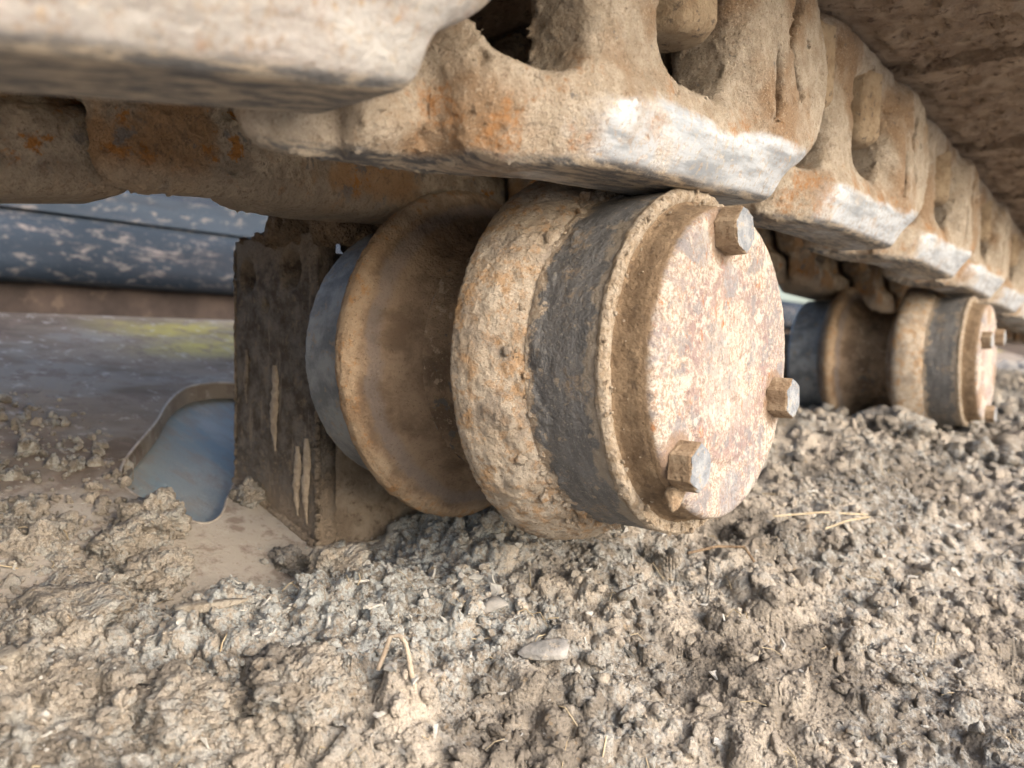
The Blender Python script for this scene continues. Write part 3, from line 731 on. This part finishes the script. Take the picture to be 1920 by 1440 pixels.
# ------------------------------------------------------------------ bracket that carries the near roller
br = thing('roller_bracket', 'dark steel bracket with drip marks holding the near roller shaft', 'bracket', (-.45, .29, -.12))
def bpart(name, me, mat): 
    o = link(name, me, mat, br, (.45, -.29, .12)); return o
def disp_plate(name, x0, x1, y0, y1, z0f, z1, mat, h=.0022, amp=.0010, dim=()):
    """upright plate facing -Y, foot follows the frame slope"""
    nx = int((x1-x0)/h); nz = 75
    V = []; F = []
    xs_ = np.linspace(x0, x1, nx+1)
    for (yy, sgn) in ((y0, -1), (y1, 1)):
        for x in xs_:
            zb = z0f(x)
            for q in range(nz+1):
                z = zb+(z1-zb)*q/nz
                d = amp*float(fbm(np.array(x), np.array(yy), np.array(z), 45, 3, 4))*1.5
                e = 0
                for (cx, cz, cr, dp) in dim:
                    rr_ = math.hypot(x-cx, (z-cz)*.75); e += dp*max(0, 1-(rr_/cr)**2)
                topn = .0025*float(fbm(np.array(x), np.array(0.), np.array(1.), 60, 3, 6))*(q == nz)*.4
                V.append((x, yy+sgn*(d)+(e if sgn < 0 else 0), z+topn))
    n1 = (nx+1)*(nz+1)
    I = lambda s, i, j: s*n1+i*(nz+1)+j
    for i in range(nx):
        for j in range(nz):
            F.append((I(0, i, j), I(0, i+1, j), I(0, i+1, j+1), I(0, i, j+1))); F.append((I(1, i, j), I(1, i, j+1), I(1, i+1, j+1), I(1, i+1, j)))
    for i in range(nx):
        F.append((I(0, i, nz), I(0, i+1, nz), I(1, i+1, nz), I(1, i, nz))); F.append((I(0, i, 0), I(1, i, 0), I(1, i+1, 0), I(0, i+1, 0)))
    for j in range(nz):
        F.append((I(0, 0, j), I(0, 0, j+1), I(1, 0, j+1), I(1, 0, j))); F.append((I(0, nx, j), I(1, nx, j), I(1, nx, j+1), I(0, nx, j+1)))
    return mesh_np(name, V, np.array(F))
bpart('front_plate', disp_plate('front_plate', -.500, -.402, .290, .304, lambda x: zplane(x)-.004, .066, M_bracket,
      dim=((-.484, .041, .0095, .012), (-.432, .044, .011, .012), (-.462, .020, .005, .005))), M_bracket)
# side cheek going back, closer to the roller
def cheek():
    V = []; F = []
    for i in range(25):
        y = .3045+.12*i/24
        for j in range(31):
            zb = zplane(-.40)-.006; zt = -.060-.020*math.sin(math.pi*i/24)
            z = zb+(zt-zb)*j/30; bul = .012*math.sin(math.pi*i/24)
            V.append((-.402+bul+.0012*float(fbm(np.array(0.), np.array(y), np.array(z), 50, 3, 2)), y, z))
    for i in range(24):
        for j in range(30): a = i*31+j; F.append((a, a+31, a+32, a+1))
    n = len(V); V += [(-.418, y, z) for (x, y, z) in V]
    F += [(b[3]+n, b[2]+n, b[1]+n, b[0]+n) for b in F]
    for i in range(24): a = i*31+30; F.append((a, a+31, a+31+n, a+n))
    for j in range(30): F.append((j, j+1, j+1+n, j+n)); a = 24*31+j; F.append((a, a+n, a+1+n, a+1))
    return mesh_np('side_cheek', V, np.array(F))
bpart('side_cheek', cheek(), M_bside)
o = slab('clamp_block', ((-.500, -.412), (.3045, .392), (-.1, .055)), M_bracket, br); o.location = (.45, -.29, .12)
# weld beads along the foot and the outer corner
def bead(p0, p1, r_, n=46):
    P_ = []; tp = []
    for i in range(n):
        t_ = i/(n-1); P_.append([p0[k]+(p1[k]-p0[k])*t_+rb.uniform(-.0004, .0004) for k in range(3)]); tp.append(.8+.35*abs(math.sin(i*1.35))+rb.uniform(-.12, .12))
    bpart('weld_bead', tube_mesh('weld_bead', P_, r_, 8, False, tp), M_bside)
rb = random.Random(8)
bead((-.500, .2885, zplane(-.5)+.001), (-.402, .2885, zplane(-.402)+.001), .0026)
bead((-.4015, .2895, zplane(-.402)), (-.4015, .2895, -.045), .0020)
bead((-.4995, .2895, .060), (-.4995, .2895, zplane(-.5)), .0011)
# drips of dried slurry down the front plate
rr = random.Random(3)
for (px_, z0, z1, wd) in ((-.4495, -.020, -.078, .0080), (-.4235, -.072, -.118, .0072), (-.4135, -.066, -.122, .0072), (-.485, -.010, -.048, .0045)):
    n = 22; V = []; F = []
    for i in range(n+1):
        tt = i/n; z = z0+(z1-z0)*tt; ww = wd*(.25+.75*math.sin(math.pi*min(1, tt*1.0+.08))**.6)*(1+.25*rr.uniform(-1, 1))
        cxx = px_+.0010*math.sin(tt*7)
        for k in range(7):
            a = math.pi*k/6; V.append((cxx-math.cos(a)*ww*.5, .2895-math.sin(a)*ww*.28, z))
    for i in range(n):
        for k in range(6): a = i*7+k; F.append((a, a+1, a+8, a+7))
    o = bpart('dried_drip', mesh_np('dried_drip', V, np.array(F)), M_weld if px_ > -.48 else M_bside)
# lumps of mud sitting on top of the bracket
J = Join(); r = np.random.default_rng(9)
for k in range(90):
    x = r.uniform(-.452, -.375); s = r.uniform(.004, .013); v, f = P3[r.integers(6)]
    hgt = .066+.024*math.exp(-((x+.418)/.020)**2)*r.random()
    J.add((v*s)@rotm(r).T+np.array([x, r.uniform(.29, .33), hgt]), f)
for k in range(18):
    x = r.uniform(-.498, -.44); s = r.uniform(.002, .006); v, f = P3[r.integers(6)]
    J.add((v*s)@rotm(r).T+np.array([x, r.uniform(.289, .305), .066]), f)
bpart('mud_lump', J.mesh('mud_lump'), mat_mud('bracket_mud', (.20, .145, .095), False))

# ------------------------------------------------------------------ crawler track: links, nuts, bushings, shoes
PITCH_T = .26
def link_mesh():
    h = .0015
    xs_ = np.arange(-.088, .016, h); ys_ = np.arange(-.062, .332, h); zs_ = np.arange(-.010, .142, h)
    x, y, z = np.meshgrid(xs_, ys_, zs_, indexing='ij')
    s = -.020*(1-sstep(y, .045, .110)); u = x-s
    tread = rbox(u, y, z, -.057, 0, -.022, .268, 0, .036, .013)
    tread = smax(tread, (u*.90-(z)*.43+.0078), .004)          # worn lower outer edge
    web = rbox(u, y, z, -.036, -.005, .0, .262, .018, .128, .008)
    rail = rbox(u, y, z, -.044, -.004, .028, .232, .108, .129, .005)
    b1 = cyl(x, y, z, .260, .072, .056, -.040, .006, .014)
    b0 = cyl(x, y, z, 0, .078, .050, -.080, -.044, .008)
    D = smin(tread, web, .012); D = smin(D, rail, .006); D = smin(D, b1, .009); D = smin(D, b0, .010)
    # material thickness ridge from boss down to tread
    rdg = rbox(u, y, z, -.040, -.002, .212, .236, .02, .115, .008); D = smin(D, rdg, .007)
    wa = rbox(x, y, z, -.2, .2, .052, .090, .032, .112, .017)
    wb = rbox(x, y, z, -.2, .2, .132, .200, .040, .108, .020)
    D = smax(D, -wa, .005); D = smax(D, -wb, .005)
    # room for the neighbour's boss and tread end
    cut = rbox(x, y, z, -.044, .2, -.2, .040, -.2, .3, .006); D = smax(D, -cut, .022)
    cut2 = rbox(x, y, z, -.060, .2, -.2, .010, -.2, .034, .004); D = smax(D, -cut2, .006)
    # crescent slot and dimple on the far boss
    rr_ = np.sqrt((y-.279)**2+(z-.078)**2); ang = np.arctan2(z-.078, -(y-.279))
    slot = np.maximum(abs(rr_-.026)-.0034, np.maximum(abs(ang)-1.15, abs(x-.006)-.0075)); D = smax(D, -slot, .003)
    slot2 = np.sqrt(((y-.236)/.005)**2+((z-.056)/.018)**2+((x-.002)/.007)**2)*.005-.005; D = smax(D, -slot2, .004)
    worn = sstep(z, .036, .024)*sstep(y, .06, .1)
    D = D-(1-worn)*(.0016*fbm(x, y, z, 42, 3, 5)+.0012*np.abs(fbm(x, y, z, 150, 3, 6))+.0012*sstep(fbm(x, y, z, 210, 2, 16), .22, .40)-.0016*sstep(fbm(x, y, z, 120, 2, 26), .30, .45))-worn*.0004*fbm(x, y, z, 60, 2, 7)
    return surface_nets(D, (xs_[0], ys_[0], zs_[0]), h)
lv, lf = link_mesh()
LM = mesh_np('track_link', lv, lf); LM.materials.append(M_link); LM0 = LM.copy(); LM0.name = 'track_link'; LM0.materials[0] = M_link0
lv2 = lv*np.array([-1, 1, 1]); LI = mesh_np('track_link', lv2, lf[:, ::-1].copy()); LI.materials.append(M_ilink)
def nut_mesh():
    n = 36; rows = [(.064, .66), (.0648, .80), (.067, .93), (.070, .99), (.098, 1.0), (.112, 1.0)]; R = .0215; V = []; F = []
    for (z, k_) in rows:
        for q in range(n):
            a = 2*math.pi*q/n; hx = math.cos(math.pi/6)/math.cos((a % (math.pi/3))-math.pi/6)
            hx = .25+.75*hx if k_ > .9 else 1*.92
            V.append((R*k_*hx*math.cos(a), R*k_*hx*math.sin(a), z))
    m = len(rows)
    for i in range(m-1):
        for q in range(n): F.append((i*n+q, i*n+(q+1) % n, (i+1)*n+(q+1) % n, (i+1)*n+q))
    V.append((0, 0, .0635)); c = len(V)-1
    T = np.array([(c, (q+1) % n, q) for q in range(n)])
    V = np.array(V); d = .0009*fbm(V[:, 0], V[:, 1], V[:, 2], 90, 3, 3); V[:, :2] *= (1+d/.02)[:, None]; V[:, 2] += d
    return mesh_np('nut', V, [np.array(F), T])
NM = nut_mesh(); NM.materials.append(M_nut)
def shoe_mesh():
    xs_ = np.arange(-.42, .205, .0035); ys_ = np.linspace(-.034, .252, 90)
    X_, Y_ = np.meshgrid(xs_, ys_, indexing='ij')
    # underside, with a drooping leading lip and a rising trailing edge
    def prof(y): return .1315-.006*sstep(y, .012, -.018)+.004*sstep(y, .205, .225)
    n = .0030*fbm(X_, Y_, 0*X_, 26, 4, 5)+.0045*sstep(fbm(X_, Y_, 0*X_, 60, 3, 8), .05, .35)-.004*sstep(fbm(X_, Y_, 0*X_, 95, 3, 12), .22, .36)
    out = sstep(X_, .0, .01)+sstep(X_, -.26, -.27)
    Zb = prof(Y_)-(n+.001)*out-.0*X_
    Zt = prof(Y_)+.012
    nx, ny = X_.shape; N = nx*ny; I = np.arange(N).reshape(nx, ny)
    V = np.concatenate([np.stack([X_, Y_, Zb], -1).reshape(-1, 3), np.stack([X_, Y_, Zt], -1).reshape(-1, 3)])
    q = lambda A: np.stack([A[:-1, :-1], A[:-1, 1:], A[1:, 1:], A[1:, :-1]], -1).reshape(-1, 4)
    F = [q(I), q(I+N)[:, ::-1]]
    for e in (I[0], I[-1][::-1], I[:, 0][::-1], I[:, -1]):
        F.append(np.stack([e[:-1], e[1:], e[1:]+N, e[:-1]+N], 1)[:, ::-1])
    return mesh_np('track_shoe', V, np.concatenate(F))
SM = shoe_mesh(); SM.materials.append(M_shoe)
def bush_mesh():
    a = np.linspace(0, 2*np.pi, 40, endpoint=False); V = []; F = []
    xx = np.linspace(-.16, -.08, 12)
    for x in xx:
        for t in a: V.append((x, .030*math.cos(t), .078+.030*math.sin(t)))
    for i in range(11):
        for k_ in range(40): F.append((i*40+k_, i*40+(k_+1) % 40, (i+1)*40+(k_+1) % 40, (i+1)*40+k_))
    return mesh_np('bushing', V, np.array(F))
BM = bush_mesh(); BM.materials.append(M_hub)
pins = [(-.63, -.09), (-.37, -.03), (-.11, .022), (.15, .0600), (.41, .0775), (.67, .0790), (.93, .0735), (1.19, .0650), (1.45, .0560), (1.71, .0460), (1.97, .0380), (2.23, .0320), (2.49, .028),
        (2.75, .025), (3.01, .023), (3.27, .022), (3.53, .022)]
track = thing('crawler_track', 'dusty crawler track of cast links and bolted shoes sagging over the rollers', 'crawler track', (-.27, 0, 0))
for i, ((ya, za), (yb, zb)) in enumerate(zip(pins[:-1], pins[1:])):
    rot = math.atan2(zb-za, yb-ya)
    for (me, X0, sx) in ((LM, -.152, 1), (LI, -.392, -1)):
        lift = (.0085, .022-.0215) if (sx > 0 and i == 2) else (0, 0)
        o = link('track_link', me, None, track, (X0+.27, ya, za+lift[1])); o.rotation_euler = (rot+lift[0]/.26, 0, 0)
        if sx > 0 and i == 2:
            o.data = LM0
        if sx > 0: 
            for yy in (.064, .168):
                nn = link('nut', NM, None, o, (-.020, yy, 0)); nn.rotation_euler = (0, 0, .3+.5*((i*7+int(yy*100)) % 5))
                nn.location.z = 0
        else:
            nn = link('nut', NM, None, o, (.022, .168, 0))
    o = link('bushing', BM, None, track, (.118, ya, za)); o.rotation_euler = (rot, 0, 0)
    o = link('track_shoe', SM, None, track, (-.152+.27, ya, za)); o.rotation_euler = (rot, 0, 0)
# ------------------------------------------------------------------ machine body across the gap
def body_mat():
    m = Mat('dark_blue_painted_steel'); x, y, z = m.xyz()
    c = m.mix(m.ramp(m.noise(4, 3, .5, stretch=(1, .4, 1)), .35, .65), (.012, .018, .028), (.038, .052, .074))
    sp = m.noise(34, 8, .75, stretch=(1, .35, 1.2), dist=.3)
    c = m.mix(m.math('MULTIPLY', m.ramp(sp, .52, .68, 0, .8), m.ramp(z, .185, .15)), c, (.27, .235, .225))
    c = m.mix(m.ramp(m.noise(90, 5, .7, stretch=(1, .4, 1), off=(3, 3, 3)), .54, .64, 0, .5), c, (.20, .18, .17))
    c = m.mix(m.ramp(m.noise(9, 4, .6, stretch=(1, .3, 2), off=(3, 0, 3)), .5, .62, 0, .6), c, (.022, .026, .036))
    return m.done(c, m.ramp(sp, .5, .6, .65, .9), 0.0, grain_normal(m, .5), .15)
body = thing('machine_body', 'dark blue machine body with mud splashes across the gap behind the track frame', 'machine body', (-1.4, 1, -.2))
def extrude_y(name, prof, y0, y1, mat, parent, loc):
    V = [(x, y0, z) for x, z in prof]+[(x, y1, z) for x, z in prof]; n = len(prof)
    me = bpy.data.meshes.new(name)
    me.from_pydata(V, [], [(i, (i+1) % n, n+(i+1) % n, n+i) for i in range(n)]+[tuple(range(n))[::-1], tuple(range(n, 2*n))])
    bm = bmesh.new(); bm.from_mesh(me); bmesh.ops.recalc_face_normals(bm, faces=bm.faces); bm.to_mesh(me); bm.free()
    return link(name, me, mat, parent, loc)
pr = [(-1.20, .075), (-1.195, .10), (-1.20, .125), (-1.205, .150), (-1.225, .172), (-1.27, .195), (-1.34, .212), (-1.75, .225), (-1.75, .075)]
b_ = extrude_y('side_beam', pr, -1.5, 24, body_mat(), body, (1.4, -1, .2))
for p in b_.data.polygons: p.use_smooth = len(p.vertices) == 4 and abs(p.normal.y) < .5
M_dk = mat_simple('dark_brown_shade_fill', (.028, .020, .017), (.06, .043, .035), 12, .85, 0, (.09, .065, .05), .5)  # shade put into the colour of the dark fill pieces
extrude_y('upper_guard', [(-1.215, .172), (-1.215, .215), (-1.24, .24), (-1.24, .40), (-1.50, .40), (-1.50, .172)], -1.5, .82, b_.data.materials[0], body, (1.4, -1, .2))
extrude_y('under_body_shade', [(-1.23, -.3), (-1.23, .07), (-1.7, .07), (-1.7, -.3)], -1.5, 24, M_dk, body, (1.4, -1, .2))  # dark block added to stand for the shade below the body

# ------------------------------------------------------------------ single clods, stones and stalks one can point at
def place_clod(name, label, cat, x, y, s, idx, mat, group=None, sc_=(1, 1, .85), dz=.35, P=P5, rz=0.0):
    v, f = P[idx % len(P)]
    o = link(name, mesh_np(name, v*np.array(sc_)*s, f), mat, None, (x, y, gz(x, y)+s*dz*sc_[2])); o.rotation_euler = (.2, .1, rz)
    return tag(o, label, cat, group)
G = 'clods of dried mud on the track frame'
place_clod('mud_clod', 'rounded brown mud clod carrying a smaller one, below the blue opening', 'mud clod', -.437, .183, .0165, 0, M_mud, G)
place_clod('mud_clod', 'tall tan mud clod against the lower rim of the blue opening', 'mud clod', -.452, .209, .0185, 1, M_mud, G, (1, 1, 1))
place_clod('mud_clod', 'knobbly mud clod on the left edge of the smooth dusty patch', 'mud clod', -.402, .185, .0165, 2, M_mud, G, (1, 1, .9))
place_clod('mud_clod', 'flat cracked slab of mud with a white speck, far left of the frame', 'mud clod', -.382, .135, .021, 3, M_mud, G, (1.1, 1, .5))
place_clod('mud_clod', 'small clod wedged at the foot of the dark bracket by the opening', 'mud clod', -.470, .282, .010, 4, M_mud, G, (1, 1, 1.2))
place_clod('mud_clod', 'smooth oval clod lying just below the bottom corner of the bracket', 'mud clod', -.392, .262, .0105, 0, M_mud, G, (1.5, .9, .7))
place_clod('mud_clod', 'large crumbly clod in the bottom foreground, left of centre', 'mud clod', -.262, .176, .017, 2, M_mud, G, (1.2, 1, .8))
place_clod('mud_clod', 'broad lumpy clod at the bottom left corner of the photo', 'mud clod', -.285, .138, .016, 4, M_mud, G, (1.3, 1, .7))
place_clod('mud_clod', 'brown clod heaped against the farther roller, in front of its hub', 'mud clod', -.215, .955, .030, 1, M_mud, G, (1.2, 1, .8))
place_clod('mud_clod', 'round tan clod below the bracket side, first in the crumbled mud', 'mud clod', -.345, .262, .014, 3, M_mud, G, (1, 1.1, .9))
def stone(label, x, y, s, idx, mat, sc_, rz=0.0, group='small stones in the mud', name='stone'):
    v, f = shard_proto(3, 40+idx)
    o = link(name, mesh_np(name, v*np.array(sc_)*s, f), mat, None, (x, y, gz(x, y)+s*sc_[2]*.25)); o.rotation_euler = (.15, -.1, rz); tag(o, label, 'stone' if name == 'stone' else 'chip', group)
stone('white oval chip lying in the lower right mud', -.182, .375, .0075, 0, M_stone, (1, .42, .25), 1.9, name='pale_chip', group=None)
stone('cream pebble at the bottom, between the root and the white chip', -.192, .302, .0045, 1, M_stone, (1, .8, .8))
stone('angular grey stone at the bottom centre, left of the cream pebble', -.238, .232, .0062, 2, M_gstone, (1, .8, .6), .5)
stone('smooth grey rounded stone among pale flakes in the middle of the mud', -.262, .300, .0105, 3, M_gstone, (1, .9, .5), .3)
stone('broad flat grey stone with a pale streak low in the centre right', -.215, .290, .0115, 4, M_gstone, (1.2, .7, .35), .9)
stone('long tan flat stone lying left of centre below the dusty patch', -.337, .183, .0095, 5, M_stone, (1.6, .6, .35), .8)
stone('cream flat chip near the bottom edge, right of centre', -.148, .372, .0055, 6, M_stone, (1, .7, .4), 1.2, name='pale_chip', group=None)
stone('pale block of stone at the bottom left edge of the photo', -.337, .098, .0075, 7, M_stone, (1.2, .8, .6), .2)
def stalk(name, label, cat, pts, r_, mat, group=None):
    P_ = [(x, y, gz(x, y)+dz) for x, y, dz in pts]
    tag(link(name, tube_mesh(name, P_, r_, 7), mat), label, cat, group)
stalk('straw', 'upper of two pale straws lying flat on the mud at right', 'straw', [(-.203, .548, .009), (-.180, .585, .012), (-.158, .624, .009)], .0007, M_straw, 'straws on the mud')
stalk('straw', 'lower of two pale straws, crossing under the tip of the other', 'straw', [(-.170, .560, .006), (-.163, .590, .010), (-.156, .622, .011)], .0007, M_straw, 'straws on the mud')
stalk('root', 'pale hooked root stub standing in the mud at the bottom centre', 'root', [(-.245, .208, .010), (-.241, .2115, .0125), (-.2375, .2135, .0125), (-.235, .2145, .010), (-.2325, .2140, .0065), (-.229, .2125, .003), (-.225, .2125, -.002)], .0011, M_root)
stalk('root', 'thin dark root curling over the mud right of centre', 'root', [(-.205, .415, .012), (-.196, .437, .014), (-.183, .447, .014), (-.176, .446, .010)], .0009, M_groove)
# dry grass wisps caught behind the near link
def wisp(label, pts, r_=.0005):
    tag(link('grass_stem', tube_mesh('grass_stem', pts, r_, 6), M_straw), label, 'grass stem', 'dry stems caught in the track')
wisp('longer dry stem stuck to the rusty inner link at upper left', [(-.317, .134, .0915), (-.3155, .142, .0960), (-.3155, .152, .0985), (-.317, .163, .1015), (-.319, .172, .1030)], .0007)
wisp('short curled dry stem hanging from the longer stem on the inner link', [(-.316, .149, .0975), (-.314, .152, .0940), (-.3145, .150, .0900)], .0006)

# dark disc added behind the far track end to cover the bright sky gap
sp = thing('dark_gap_filler', 'dark toothed disc added far back to darken the gap under the track', 'dark filler', (-.27, 3.95, -.20))
nt_ = 21; prf = []
for k in range(nt_*4):
    a = 2*math.pi*k/(nt_*4); rr_ = .255 if k % 4 in (1, 2) else .222
    prf.append((rr_*math.cos(a), rr_*math.sin(a)))
V = [(-.03, y, z) for y, z in prf]+[(.03, y, z) for y, z in prf]; n = len(prf)
me = bpy.data.meshes.new('toothed_ring'); me.from_pydata(V, [], [(i, (i+1) % n, n+(i+1) % n, n+i) for i in range(n)]+[tuple(range(n))[::-1], tuple(range(n, 2*n))])
link('toothed_ring', me, M_dk, sp)
lathe('filler_hub', [(.03, .17), (.10, .165), (.13, .14), (.135, .001)], M_dk, sp, None, 48, .02)
